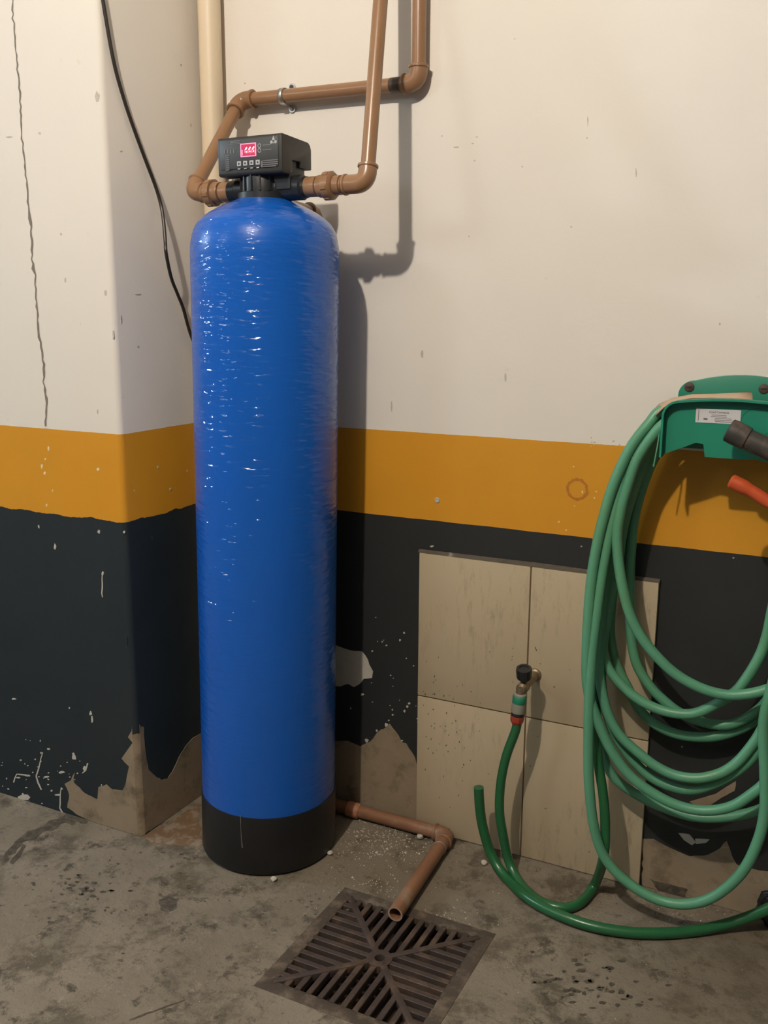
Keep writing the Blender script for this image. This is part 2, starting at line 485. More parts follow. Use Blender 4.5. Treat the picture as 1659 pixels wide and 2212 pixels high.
# ring stain and wall plug on the yellow band
rb = MB()
c0 = at(1247, 1057, 1, 0)
rr = random.Random(4); NR = 40; vs_ = []
for k in range(NR):
    a = 2 * math.pi * k / NR
    for r in (.0185 + rr.uniform(-.001, .001), .0245 + rr.uniform(-.0015, .0015)):
        vs_.append(c0 + V(r * math.cos(a), -.0006, r * 1.0 * math.sin(a)))
rb.add(vs_, [(2 * k, 2 * k + 1, (2 * k + 3) % (2 * NR), (2 * k + 2) % (2 * NR)) for k in range(NR)])
rb.build('ring_stain', M_ring, wall, smooth=0)
pl = MB(); c0 = at(945, 1080, 1, 0); pl.lathe([(.0062, 0), (.0062, .002), (.003, .0025), (.002, .0012)], c0, (0, -1, 0), 14); pl.build('wall_plug', M_white, wall)


def chips(name, parent, mat, lst, ax, val, seed, th=.0008):
    """scattered small flakes: (px, py, width px, height px)"""
    rnd = random.Random(seed); b = MB(); off = {0: V(th, 0, 0), 1: V(0, -th, 0), 2: V(0, 0, th)}[ax]
    for x, y, w, h in lst:
        n = 6; pts = []
        for k in range(n):
            a = 2 * math.pi * k / n + rnd.uniform(-.3, .3); r = rnd.uniform(.6, 1.1)
            pts.append(at(x + w * .5 * r * math.cos(a), y + h * .5 * r * math.sin(a), ax, val))
        b.prism(pts, off)
    o = b.build(name, mat, parent, smooth=0); o['kind'] = 'stuff'; return o


chips('mould_specks', wall, M_stain, DEFER_SPECKS, 1, -TD, 15, .0004)
rnd = random.Random(11)
L = [(933, 1180, 9, 6), (1256, 1180, 6, 4), (1282, 1163, 6, 4), (783, 1500, 9, 6), (884, 1519, 6, 6), (880, 1526, 6, 7), (874, 1536, 5, 8), (834, 1566, 9, 9), (814, 1578, 6, 6), (824, 1578, 5, 5), (792, 1600, 10, 13), (835, 1394, 5, 5), (864, 1383, 5, 6), (873, 1367, 5, 5), (826, 1386, 4, 4), (848, 1533, 4, 5), (758, 1530, 4, 5), (840, 1556, 5, 4), (848, 1544, 5, 5), (868, 1600, 8, 4), (1584, 1205, 5, 4), (1601, 1549, 5, 4), (1580, 1670, 4, 4), (1473, 1613, 4, 6)]
for k in range(16): L.append((rnd.uniform(795, 903), rnd.uniform(1330, 1560), rnd.uniform(2, 4), rnd.uniform(2, 5)))
chips('paint_flecks', wall, M_white, L, 1, 0, 1)
chips('paint_flecks', wall, M_ychip, [(1239, 1008, 4, 5), (1258, 1062, 5, 8), (1284, 1076, 4, 5), (1207, 1127, 5, 4), (1223, 1145, 4, 4), (1241, 1093, 4, 3), (1288, 1062, 4, 4)], 1, 0, 2)
L = []
for k in range(8): L.append((rnd.uniform(1270, 1340), rnd.uniform(950, 964), rnd.uniform(3, 9), rnd.uniform(2, 5)))
L += [(920, 155, 6, 5), (935, 156, 4, 6), (955, 294, 4, 5), (1021, 310, 7, 4), (1030, 296, 9, 3), (985, 318, 18, 4), (1268, 298, 5, 5), (1270, 262, 3, 25), (1374, 372, 4, 28), (846, 876, 4, 30), (1025, 347, 4, 5), (1128, 360, 4, 6), (1013, 511, 4, 5), (1092, 815, 6, 26), (912, 765, 8, 22), (1555, 700, 5, 8), (1234, 490, 4, 5), (1277, 946, 5, 5), (529, 180, 5, 5), (800, 105, 4, 18), (1112, 84, 4, 4)]
chips('scuff_marks', wall, M_mark, L, 1, 0, 3, .0004)
L = [(119, 1180, 6, 14), (214, 1148, 7, 12), (84, 1138, 4, 9), (268, 1149, 6, 7), (222, 1238, 6, 14), (199, 1554, 5, 18), (196, 1541, 6, 10), (150, 1529, 4, 5), (30, 1510, 11, 5)]
for k in range(44):
    L.append((rnd.gauss(95, 50), rnd.gauss(1676, 32), rnd.uniform(1.5, 6), rnd.uniform(1.5, 5)))
L = [q for q in L if q[0] > 2 and q[1] < 1715 + q[0] * .25]
L += [(60, 1675, 14, 5), (40, 1680, 12, 4), (100, 1678, 16, 5), (133, 1668, 16, 8), (160, 1635, 9, 12), (183, 1660, 8, 16), (55, 1722, 34, 14), (105, 1618, 10, 5), (125, 1717, 20, 5), (228, 1765, 18, 14), (190, 1760, 14, 10)]
chips('paint_flecks', col, M_white, L, 1, YC, 5)
chips('paint_flecks', col, M_ychip, [(212, 1014, 7, 8), (105, 969, 6, 12), (98, 992, 4, 7), (91, 1007, 5, 14), (97, 1022, 8, 8), (114, 1060, 4, 6), (101, 1092, 4, 7)], 1, YC, 6)
chips('paint_flecks', col, M_ychip, [(341, 1009, 5, 10), (368, 1056, 5, 8), (404, 1017, 4, 5), (290, 1060, 4, 4)], 0, XC, 7)
chips('scuff_marks', col, M_mark, [(85, 288, 8, 6), (20, 296, 16, 5), (210, 208, 11, 28), (245, 723, 5, 20), (141, 605, 5, 12), (132, 506, 5, 8), (228, 632, 10, 14), (211, 890, 4, 14)], 1, YC, 8, .0004)
chips('scuff_marks', col, M_mark, [(262, 690, 5, 24), (262, 327, 7, 4), (391, 141, 6, 6), (298, 636, 22, 4), (299, 749, 5, 8), (412, 270, 4, 10)], 0, XC, 9, .0004)


def ribbon(name, parent, mat, pts, ax, val, th=.0006, seed=0, wob=.8):
    """thin crack of varying width: (px, py, width px)"""
    rn = random.Random(seed); b = MB(); off = {0: V(th, 0, 0), 1: V(0, -th, 0), 2: V(0, 0, th)}[ax]
    fine = []
    for (a, b_) in zip(pts, pts[1:]):
        m = max(1, int(math.hypot(b_[0] - a[0], b_[1] - a[1]) / 9))
        for j in range(m):
            t = j / m; fine.append([a[i] + (b_[i] - a[i]) * t for i in range(3)])
    fine.append(list(pts[-1]))
    for q in fine[1:-1]: q[0] += rn.uniform(-wob, wob) * 1.9; q[2] *= rn.uniform(.6, 1.35)
    vs, fs = [], []
    for i, q in enumerate(fine):
        a = fine[max(i - 1, 0)]; c = fine[min(i + 1, len(fine) - 1)]
        dx, dy = c[0] - a[0], c[1] - a[1]; L = math.hypot(dx, dy) or 1
        nx, ny = -dy / L * q[2] / 2, dx / L * q[2] / 2
        vs += [at(q[0] + nx, q[1] + ny, ax, val) + off, at(q[0] - nx, q[1] - ny, ax, val) + off]
        if i: fs.append((2 * i - 2, 2 * i - 1, 2 * i + 1, 2 * i))
    b.add(vs, fs)
    return b.build(name, mat, parent, smooth=0)


ribbon('crack', col, M_crack, [(26, -60, 3), (28, 40, 3), (32, 60, 3.5), (36, 130, 3), (44, 210, 3.5), (47, 290, 3), (55, 370, 3), (63, 455, 3.5), (65, 472, 8), (68, 490, 4), (70, 560, 4), (73, 580, 7), (78, 595, 4), (77, 615, 3.5), (84, 710, 4), (83, 718, 4), (92, 760, 4), (96, 805, 4), (94, 825, 4), (101, 870, 4.5), (101, 890, 4), (99, 921, 4)], 1, YC, seed=1)
for q in ([(93, 1625, 2), (86, 1650, 4), (80, 1676, 3), (84, 1690, 4), (90, 1706, 3)], [(133, 1700, 2), (130, 1725, 4), (131, 1745, 3), (138, 1760, 4)], [(30, 1690, 3), (36, 1672, 4), (58, 1674, 3)], [(158, 1626, 5), (164, 1640, 3)], [(190, 1648, 3), (186, 1664, 4), (178, 1670, 2)], [(222, 1236, 2), (221, 1262, 4), (222, 1290, 2)]):
    ribbon('scratch', col, M_white, q, 1, YC, .0009, 7, .8)
ribbon('crack', floor, M_stain, [(4, 1862, 8), (24, 1838, 14), (45, 1815, 16), (75, 1800, 16), (110, 1784, 18), (140, 1770, 20), (165, 1765, 26), (190, 1772, 14)], 2, 0, .0008, 2, 2)
ribbon('crack', floor, M_stain, [(24, 1866, 8), (40, 1848, 9), (52, 1825, 8)], 2, 0, .0010, 3, 1)
ribbon('crack', floor, M_stain, [(280, 2204, 2), (310, 2192, 3), (345, 2180, 3), (400, 2160, 2)], 2, 0, .0008, 5, 1)
# grimy joint between wall and floor
ribbon('joint_line', floor, M_stain, [(960, 1800, 4), (1040, 1822, 5), (1120, 1843, 6), (1200, 1866, 5), (1290, 1890, 4), (1390, 1920, 4)], 2, 0, .0008, 4, .5)
patch('brown_stain', floor, M_brownst, [(428, 1735), (360, 1782), (310, 1808), (330, 1822), (390, 1828), (438, 1830)], 2, 0, .0007, .006, .02, 21)
patch('grey_spot', floor, M_stain, [(343, 1944), (362, 1938), (384, 1944), (382, 1962), (362, 1972), (346, 1965)], 2, 0, .0005, .002, .012, 22)
chips('floor_pits', floor, M_stain, [(rnd.uniform(20, 430), rnd.uniform(1830, 2010), rnd.uniform(4, 14), rnd.uniform(3, 6)) for k in range(42)] + [(rnd.gauss(190, 35), rnd.gauss(1925, 18), rnd.uniform(6, 22), rnd.uniform(4, 9)) for k in range(26)] + [(rnd.gauss(1270, 70), rnd.gauss(2130, 30), rnd.uniform(6, 26), rnd.uniform(4, 12)) for k in range(60)] + [(rnd.gauss(640, 60), rnd.gauss(1965, 26), rnd.uniform(3, 10), rnd.uniform(3, 5)) for k in range(20)] + [(412, 1817, 22, 8), (1240, 2074, 20, 12), (260, 2075, 16, 8), (265, 2060, 12, 5)], 2, 0, 12, .0006)

# ------------------------------------------------------------------ the filter tank
TCX, TCY, TR = -.2995, -.2235, .1595
TILT = .0165
tank = empty('filter_tank', (TCX, TCY, .003), 'tall glossy blue fibreglass filter tank on a black boot', 'tank')
bd = MB()
bd.lathe([(.10, .02), (TR - .003, .03), (TR, .06), (TR, 1.385), (TR * .997, 1.403), (.1555, 1.4255), (.1505, 1.440), (.143, 1.4525), (.132, 1.4635), (.118, 1.4735), (.100, 1.4835), (.080, 1.4925), (.063, 1.4995), (.052, 1.505), (.050, 1.512)], (0, 0, 0), (0, 0, 1), 96)
o = bd.build('tank_body', M_tank); o.parent = tank
bd = MB(); BR = TR + .0022
bd.lathe([(BR - .006, 0.0), (BR, .006), (BR, .142), (BR - .0012, .1455), (TR - .004, .1462)], (0, 0, 0), (0, 0, 1), 96)
o = bd.build('base_boot', M_boot); o.parent = tank
# paint run on the boot
dr = MB(); a0 = math.atan2(CAM.y - TCY, CAM.x - TCX) - .42
dr.tube([V(math.cos(a0) * BR, math.sin(a0) * BR, .150), V(math.cos(a0) * BR, math.sin(a0) * BR, .118), V(math.cos(a0 + .02) * BR, math.sin(a0 + .02) * BR, .07)], [.0012, .0006, .0016], 6)
o = dr.build('paint_run', M_dimprint); o.parent = tank
tank.rotation_euler = (0, TILT, 0)
AX = TCX + 1.51 * math.sin(TILT)          # axis of the valve at the top of the tank
AY = TCY

# ------------------------------------------------------------------ control valve
valve = empty('control_valve', (AX, AY, 1.512), 'black automatic control valve with lit red display on top of blue tank', 'valve')
b = MB(); b.lathe([(.057, 1.505), (.057, 1.517), (.049, 1.519), (.049, 1.556), (.045, 1.566)], (AX, AY, 0), (0, 0, 1), 40)
b.build('valve_body', M_black, valve)
for k in range(16):
    a = 2 * math.pi * k / 16; r = .0492
    c = V(AX + r * math.cos(a), AY + r * math.sin(a), 0); t = V(-math.sin(a), math.cos(a), 0); n = V(math.cos(a), math.sin(a), 0)
    b = MB(); b.prism([c - t * .002 - n * .002 + V(0, 0, 1.52), c + t * .002 - n * .002 + V(0, 0, 1.52), c + t * .002 + n * .003 + V(0, 0, 1.52), c - t * .002 + n * .003 + V(0, 0, 1.52)], V(0, 0, .032))
    b.build('grip_rib', M_black, valve, smooth=0)
PZ = 1.526
b = MB(); b.lathe([(.030, 0), (.030, .012), (.0255, .016), (.0255, .062), (.0215, .066), (.0215, .072)], (-.2405, AY, PZ), (1, 0, 0), 28)
b.box((-.25, AY - .028, 1.522), (-.193, AY + .03, 1.551))
b.build('outlet_port', M_black, valve)
b = MB(); b.lathe([(.027, 0), (.027, .03), (.0225, .034), (.0225, .052)], (-.308, AY, PZ), (-1, 0, 0), 28); b.build('inlet_port', M_black, valve)
b = MB(); b.box((-.243, -.232, 1.535), (-.202, -.178, 1.60)); b.build('motor_bracket', M_black, valve, bevel=.003)
# case: front part deep, rear part higher
X0, X1, YF, YB = -.353, -.1945, -.279, -.163
z0, z1 = 1.5495, 1.6265
side = [(YF, z0 + .004), (YF + .004, z0), (-.247, z0 - .001), (-.238, z0 + .008), (-.238, z0 + .030), (-.207, z0 + .030), (-.207, z0 + .018), (YB, z0 + .018), (YB, z1 - .018), (YB - .004, z1 - .009), (YB - .012, z1 - .004), (YF + .004, z1), (YF, z1 - .004)]
b = MB(); b.prism([V(X0, y, z) for y, z in side], V(X1 - X0, 0, 0)); b.build('case', M_case, valve, bevel=.0022)
b = MB(); b.box((X0 + .007, YF - .0016, z0 + .013), (X1 - .008, YF + .004, z1 - .006)); b.build('front_panel', M_panel, valve, bevel=.001)
YP = YF - .0018
PW, PH = X1 - X0, z1 - z0


def fp(u, v): return V(X0 + u * PW, YP, z0 + v * PH)   # position on the panel, u to the right, v up


def plate(name, mat, u0, v0, u1, v1, th=.0006, par=None, bev=0.0):
    b = MB(); a, c = fp(u0, v0), fp(u1, v1); b.box((a.x, YP - th, a.z), (c.x, YP + .0004, c.z)); return b.build(name, mat, par or valve, smooth=0, bevel=bev)


disp = plate('display_frame', M_lcdp, .375, .46, .618, .80, .0010)
plate('display', M_lcd, .39, .485, .603, .775, .0014, disp)


def text_mesh(name, s, size, loc, mat, parent, bold=0.0, sx=1.0, rot=None):
    cu = bpy.data.curves.new(name, 'FONT'); cu.body = s; cu.size = size; cu.align_x = 'CENTER'; cu.align_y = 'CENTER'; cu.extrude = .0002; cu.offset = bold
    o = bpy.data.objects.new(name, cu); scene.collection.objects.link(o)
    dg = bpy.context.evaluated_depsgraph_get(); me = bpy.data.meshes.new_from_object(o.evaluated_get(dg))
    bpy.data.objects.remove(o, do_unlink=True)
    R = Matrix.Rotation(math.pi / 2, 4, 'X')
    me.transform(Matrix.Translation(loc) @ (rot or Matrix.Identity(4)) @ R @ Matrix.Scale(sx, 4, (1, 0, 0)))
    me.materials.clear(); me.materials.append(mat)
    ob = bpy.data.objects.new(name, me); scene.collection.objects.link(ob); ob.parent = parent
    if parent.type == 'EMPTY': ob.matrix_parent_inverse = Matrix.Translation(-parent.location)
    return ob


text_mesh('display_digits', '666', .0175, fp(.525, .61) + V(0, -.0016, 0), M_digit, disp, .0004)
plate('display_icon', M_lcdp, .395, .50, .412, .64, .0016, disp)
for k, v in enumerate((.715, .595)):
    b = MB(); c = fp(.668, v); n = 20; vs_ = []
    for i in range(n):
        a = 2 * math.pi * i / n
        for r in (.0030, .0042): vs_.append(c + V(r * math.cos(a), -.0004, r * math.sin(a)))
    b.add(vs_, [(2 * i, 2 * i + 1, (2 * i + 3) % (2 * n), (2 * i + 2) % (2 * n)) for i in range(n)]); b.build('round_indicator', M_print, valve, smooth=0)
    plate('caption_line', M_dimprint, .72, v - .012, .85, v + .016, .0004)
for k in range(4):
    u = .315 + k * .098
    bt = plate('push_button', M_print, u, .235, u + .064, .36, .0014, bev=.0006)
    c = fp(u + .032, .297); b = MB(); b.lathe([(.0022, 0), (.0022, .0006)], c + V(0, -.0012, 0), (0, -1, 0), 10); b.build('button_symbol', M_panel, bt)
    plate('caption_line', M_print, u + .008, .155, u + .05, .18, .0004)
for k in range(4):
    plate('indicator_icon', M_dimprint, .11 + k * .048, .575, .135 + k * .048, .685, .0004)
for k in range(3): plate('caption_line', M_dimprint, .215 - .0 * k, .80 + k * .035, .385 - .01 * k, .822 + k * .035, .0004)
for k in range(8): plate('caption_line', M_dimprint, .13, .15 + k * .052, .19, .175 + k * .052, .0004)
for k in range(4): plate('caption_line', M_dimprint, .72, .165 + k * .05, .95 - .03 * (k == 0), .19 + k * .05, .0004)
plate('caption_line', M_dimprint, .69, .165, .715, .33, .0004)
# emblem: a drop-like triangle over three small circles
b = MB(); c = fp(.885, .84)
b.prism([c + V(-.0035, -.0004, -.001), c + V(.0035, -.0004, -.001), c + V(0, -.0004, .0075)], V(0, .0006, 0))
b.lathe([(.0032, 0), (.0032, .0005)], c + V(-.0048, .0001, -.005), (0, -1, 0), 12)
b.lathe([(.0032, 0), (.0032, .0005)], c + V(.0048, .0001, -.005), (0, -1, 0), 12)
b.box(tuple(c + V(-.004, -.0004, -.0075)), tuple(c + V(.004, 0, -.0058)))
b.build('emblem', M_print, valve, smooth=0)

# ------------------------------------------------------------------ brown pipework
PR = .0150


def fitting_elbow(name, parent, c, da, db, L=.036, r=.0195, mat=None, la=None):
    c = Vector(c); da = Vector(da).normalized(); db = Vector(db).normalized()
    mat = mat or M_pvc
    b = MB(); b.tube(bend(c + da * (la or L), c, c + db * L, .026, 10), r, 24)
    o = b.build(name, mat, parent)
    for d, l in ((da, la or L), (db, L)):
        e = MB(); e.lathe([(r + .0008, 0), (r + .0022, .0015), (r + .0022, .0055), (r + .0002, .007)], c + d * (l - .005), d, 24); e.build('collar', mat, o)
        e = MB(); e.lathe([(PR + .0018, 0), (PR + .0012, .0018)], c + d * (l + .0005), d, 24); e.build('cement_bead', M_cement, o)
    return o


def straight(name, parent, a, b_, r=PR, mat=None):
    m = MB(); m.tube([a, b_], r, 24); return m.build(name, mat or M_pvc, parent)


def union(parent, x, sgn, y, z):
    """threaded union on a horizontal pipe: coupling, nut with ribs, tail"""
    o = V(x, y, z); ax = V(sgn, 0, 0)
    m = MB(); m.lathe([(.0195, 0), (.0205, .002), (.0205, .030), (.0175, .031), (.0175, .034)], o, ax, 28); c = m.build('coupling', M_pvc, parent)
    m = MB(); m.lathe([(.0215, .034), (.0225, .036), (.0225, .050), (.0285, .0505), (.0285, .066), (.024, .071), (.0215, .072)], o, ax, 28); n = m.build('union_nut', M_pvc, parent)
    for k in range(6):
        a = 2 * math.pi * k / 6 + .2; d = V(0, math.cos(a), math.sin(a)); t = V(0, -math.sin(a), math.cos(a))
        p = o + ax * .0515 + d * .027
        m = MB(); m.prism([p - t * .0055, p + t * .0055, p + t * .004 + d * .0030, p - t * .004 + d * .0030], ax * .013); m.build('nut_lug', M_pvc, n, smooth=0, bevel=.0008)
    m = MB(); m.lathe([(.0195, .072), (.0195, .086), (.0165, .087), (.0165, .09)], o, ax, 28); m.build('tail_piece', M_pvc, parent)
    m = MB(); m.lathe([(.0178, .030), (.0178, .0345)], o, ax, 28); m.build('cement_bead', M_cement, parent)


# outlet: right port, union, elbow, riser leaning back towards the wall
E1 = V(-.0295, AY, PZ)
out = empty('outlet_pipe', (-.10, AY, PZ), 'brown plastic pipe rising from right port of control valve', 'pipe')
union(out, -.174, 1, AY, PZ)
T1 = at(822, 0, 1, -.14); up1 = (T1 - E1).normalized()
fitting_elbow('elbow', out, E1, (-1, 0, 0), up1, .036, .0190, la=.050)
straight('riser', out, E1 + up1 * .02, E1 + up1 * .85)
# inlet: left port, union, elbow, sloping riser, wall run
E2 = V(-.466, AY, PZ + .003)
inl = empty('inlet_pipe', (-.40, AY, PZ), 'brown plastic pipe looping from left port of control valve along the wall', 'pipe')
union(inl, -.354, -1, AY, PZ)
WY = -.027
E3 = V(-.468, WY, 1.757); E4 = V(-.0085, WY, 1.752)
up2 = (E3 - E2).normalized(); run = (E4 - E3).normalized()
fitting_elbow('elbow', inl, E2, (1, 0, 0), up2, .036, .0195, la=.030)
straight('riser', inl, E2 + up2 * .02, E3 - up2 * .02)
fitting_elbow('elbow', inl, E3, -up2, run, .036, .0195)
straight('wall_run', inl, E3 + run * .02, E4 - run * .02)
fitting_elbow('elbow', inl, E4, -run, (0, 0, 1), .034, .0195)
straight('riser', inl, E4 + V(0, 0, .02), E4 + V(0, 0, 1.1))
e = MB(); e.lathe([(PR + .0004, 0), (PR + .0006, .001), (PR + .0006, .024), (PR + .0004, .025)], E4 - run * .066, run, 24); e.build('dark_band', M_band, inl)  # dark band round the wall run, near its right elbow
# zinc clamp round the wall run
cx = at(612, 205, 1, WY).x
clamp = empty('pipe_clamp', (cx, WY, 1.755), 'zinc pipe clamp holding brown pipe to the wall', 'clamp')
zc = E3.z + (E4.z - E3.z) * (cx - E3.x) / (E4.x - E3.x)
m = MB()
arc = [(-.024, -.002), (-.021, -.003)] + []
prof = []
for k in range(0, 19):
    a = math.pi * k / 18 - math.pi / 2       # half ring on the room side of the pipe
    prof.append(V(0, WY - (PR + .0014) * math.cos(a), zc + (PR + .0014) * math.sin(a)))
prof = [V(0, -.0015, zc - PR - .0014)] + prof + [V(0, -.0015, zc + PR + .0014)]
vs_, fs_ = [], []
for p in prof:
    vs_ += [V(cx - .006, p.y, p.z), V(cx + .006, p.y, p.z)]
for i in range(len(prof) - 1): fs_.append((2 * i, 2 * i + 1, 2 * i + 3, 2 * i + 2))
m.add(vs_, fs_); st = m.build('strap', M_zinc, clamp)
sol = st.modifiers.new('thickness', 'SOLIDIFY'); sol.thickness = .0014; sol.offset = 1
for s, dx in ((1, .014), (-1, .014)):
    m = MB(); m.lathe([(.0085, 0), (.0085, .0016)], V(cx + dx * .6, -.0025, zc + s * (PR + .0085)), (0, -1, 0), 20); ear = m.build('ear', M_zinc, clamp)
    m = MB(); m.lathe([(.0048, 0), (.0048, .002), (.003, .0032)], V(cx + dx * .6, -.004, zc + s * (PR + .0085)), (0, -1, 0), 14); m.build('screw', M_zinc if s < 0 else M_rust, ear)

# drain line: behind the tank down to the floor and over to the grate
dz = .0205
drn = empty('drain_pipe', (.095, -.035, 0), 'dusty brown drain pipe on floor emptying over the iron grate', 'pipe')
D0 = V(-.262, -.175, 1.502); D1 = V(-.262, -.036, 1.494); D2 = V(-.262, -.034, dz); D3 = V(.097, -.037, dz); D4 = V(.1215, -.378, dz + .002)
straight('branch', drn, D0, D1, .0145)
fitting_elbow('elbow', drn, D1, (D0 - D1), (0, 0, -1), .030, .0185)
straight('downpipe', drn, D1, D2, .0145)
fitting_elbow('elbow', drn, D2, (0, 0, 1), (1, 0, 0), .034, .0185, M_pvcd)
straight('floor_run', drn, D2, D3, .0160, M_pvcd)
e = MB(); e.lathe([(.0165, 0), (.0195, .002), (.0200, .028), (.0175, .036)], V(-.183, -.0355, dz), (1, 0, 0), 24); e.build('coupling', M_pvcr, drn)
d34 = (D4 - D3).normalized()
fitting_elbow('elbow', drn, D3, (-1, 0, 0), d34, .033, .0190, M_pvcd)
m = MB(); n = 28; ring = []
m2 = [(.0165, 0), (.0165, (D4 - D3).length), (.0132, (D4 - D3).length), (.0132, .12)]
e = MB(); e.lathe([(.0168, 0), (.0176, .0006), (.0176, .0026), (.0168, .003)], D3 + d34 * .062, V(.25, -1, .1), 20); e.build('wire_tie', M_zinc, drn)
m.lathe(m2, D3, d34, 28); m.build('spout', M_pvcd, drn)
e = MB(); e.lathe([(.0166, 0), (.0168, .0004), (.0131, .0005), (.0131, 0)], D4 + d34 * -.0001, d34, 28); e.v = e.v; e.f = e.f[:-2]; e.build('cut_end', plain('cut_pvc_edge', (.33, .22, .15), .6, .1), drn)

# cream conduit in the corner
cp = MB(); cp.tube([V(-.5435, -.036, 0.0), V(-.5435, -.036, 2.9)], .0265, 28)
tag(cp.build('corner_conduit', M_cream), 'cream painted vertical pipe standing in the wall corner', 'pipe')

# black cable on the column side
CXP = XC + .0065
cpx = [(210, -70, .0), (222, 0, .0), (245, 130, .0), (268, 215, 0), (290, 280, .001), (314, 345, .002), (335, 400, .004), (347, 440, .008), (353, 475, .018), (357, 520, .030), (359, 548, .036), (370, 600, .022), (384, 636, .010), (396, 667, .006), (411, 720, .003), (440, 800, .0), (462, 880, 0)]
pts = []
for x, y, o_ in cpx:
    q = at(x, y, 0, CXP + o_); pts.append(q)
pts = [p for p in pts if p.y < -.012]
m = MB(); m.tube(spline(pts, 6), .0040, 10)
tag(m.build('power_cable', M_cable), 'thin black cable hanging down side of the column', 'cable')

# ------------------------------------------------------------------ floor grate
gr = empty('drain_grate', (GX, GY, 0), 'square rusty cast iron drain grate set in the floor', 'grate')
IH = .151; GT, GB = .001, -.014
for k in range(4):
    ro = Matrix.Rotation(math.pi / 2 * k, 3, 'Z')
    q = [ro @ V(-GH, -GH, 0), ro @ V(GH, -GH, 0), ro @ V(IH, -IH, 0), ro @ V(-IH, -IH, 0)]
    m = MB(); m.prism([V(GX + p.x, GY + p.y, GB) for p in q], V(0, 0, GT - GB)); m.build('frame_side', M_frame, gr, bevel=.0012)
for k in range(4):
    a = math.pi / 4 + math.pi / 2 * k; d = V(math.cos(a), math.sin(a), 0); t = V(-d.y, d.x, 0) * .0068
    c = V(GX, GY, GB); p0, p1 = c + d * .014, c + d * (IH * 1.414 + .004)
    m = MB(); m.prism([p0 - t, p1 - t, p1 + t, p0 + t], V(0, 0, GT - GB + .0015)); m.build('diagonal_rib', M_iron, gr, bevel=.0012)
m = MB(); m.lathe([(.026, GB), (.026, GT + .001), (.0105, GT + .0012), (.0095, GB)], (GX, GY, 0), (0, 0, 1), 24); m.f = m.f[:-2]; m.build('centre_boss', M_iron, gr)
NB = 12; pitch = 2 * IH / NB
for k in range(4):
    ro = Matrix.Rotation(math.pi / 2 * k, 3, 'Z')
    for i in range(NB + 1):
        s = -IH + pitch * i
        if abs(s) > IH - .012: continue
        hw = pitch * .235
        inner = -(abs(s) + .002)
        if abs(s) < .02: inner = -.022
        q = [V(s - hw, -IH - .003, 0), V(s + hw, -IH - .003, 0), V(s + hw, inner, 0), V(s - hw, inner, 0)]
        q = [ro @ p for p in q]
        m = MB(); m.prism([V(GX + p.x, GY + p.y, GB) for p in q], V(0, 0, GT - GB)); m.build('bar', M_iron, gr, smooth=0, bevel=.001, seg=1)

# ------------------------------------------------------------------ tap with hose connector
tap = empty('wall_tap', (.288, -.012, .468), 'small brass tap with black knob on beige tiles', 'tap')
TY = -.108
KN = at(1132, 1468, 1, TY + .012); CA = at(1124, 1497, 1, TY); CB = at(1115.5, 1566, 1, TY)
m = MB(); m.lathe([(.015, 0), (.014, .004), (.0105, .006), (.0105, .070), (.013, .074), (.013, .096), (.008, .102)], (KN.x - .001, -TD, KN.z - .018), (0, -1, 0), 20); m.build('tap_body', M_brass, tap)
m = MB(); m.tube(spline([V(KN.x - .001, TY + .012, KN.z - .018), V(KN.x - .003, TY + .003, KN.z - .022), CA + V(0, 0, .012), CA - V(0, 0, .004)], 5), [.0105] * 10 + [.0095] * 6, 16); m.build('spout', M_brass, tap)
m = MB(); m.lathe([(.0065, 0), (.0065, .018)], V(KN.x, TY + .014, KN.z - .014), V(.05, -.25, 1), 12); m.build('stem', M_brass, tap)
m = MB(); m.lathe([(.011, 0), (.0165, .006), (.0178, .024), (.0170, .030), (.011, .031), (.010, .029)], KN, V(.05, -.25, 1), 14); kn = m.build('knob', M_black, tap, smooth=25)
con = empty('hose_connector', tuple(CB), 'green, white and red hose connector under the tap', 'connector')
cdir = (CB - CA).normalized(); CL = (CB - CA).length
m = MB(); m.lathe([(.0125, 0), (.0145, .002), (.0145, .008), (.0145, .010)], CA, cdir, 24); m.build('thread_cap', M_conn_w, con)
m = MB(); m.lathe([(.0150, .006), (.0158, .008), (.0158, .022), (.0152, .023)], CA, cdir, 24); m.build('green_ring', M_conn_g, con)
m = MB(); m.lathe([(.0150, .022), (.0155, .024), (.0168, .042), (.0160, .045)], CA, cdir, 24); m.build('white_sleeve', M_conn_w, con)
m = MB(); m.lathe([(.0150, .044), (.0150, .056)], CA, cdir, 24); m.build('black_seal', M_black, con)
m = MB(); m.lathe([(.0152, .053), (.0158, .055), (.0150, .066), (.0120, .072)], CA, cdir, 12); m.build('red_nut', M_conn_r, con, smooth=20)

# ------------------------------------------------------------------ hose hanger
HC = .693; HW = .125
hang = empty('hose_hanger', (HC, 0, 1.0), 'green plastic hose hanger bracket screwed to the wall', 'hanger')


def outline(hw, zb, zs, zt, n=10):
    """bracket outline in x,z: straight sides, rounded shoulders, shallow arched top"""
    pts = [(-hw, zb)]
    for k in range(n + 1):
        a = math.pi - math.pi / 2 * k / n
        pts.append((-hw + .032 + .032 * math.cos(a), zs + .030 * math.sin(a)))
    for k in range(1, n):
        t = k / n; x = (-hw + .032) + 2 * (hw - .032) * t
        pts.append((x, zs + .030 + (zt - zs - .030) * 4 * t * (1 - t)))
    for k in range(n + 1):
        a = math.pi / 2 - math.pi / 2 * k / n
        pts.append((hw - .032 + .032 * math.cos(a), zs + .030 * math.sin(a)))
    pts.append((hw, zb))
    return pts


m = MB(); m.prism([V(HC + x, -.006, z) for x, z in outline(HW, 1.005, 1.112, 1.1555)], V(0, .0058, 0)); m.build('back_plate', M_hang, hang, bevel=.001)
FY = -.138
fo = outline(.127, 1.004, 1.083, 1.1195)
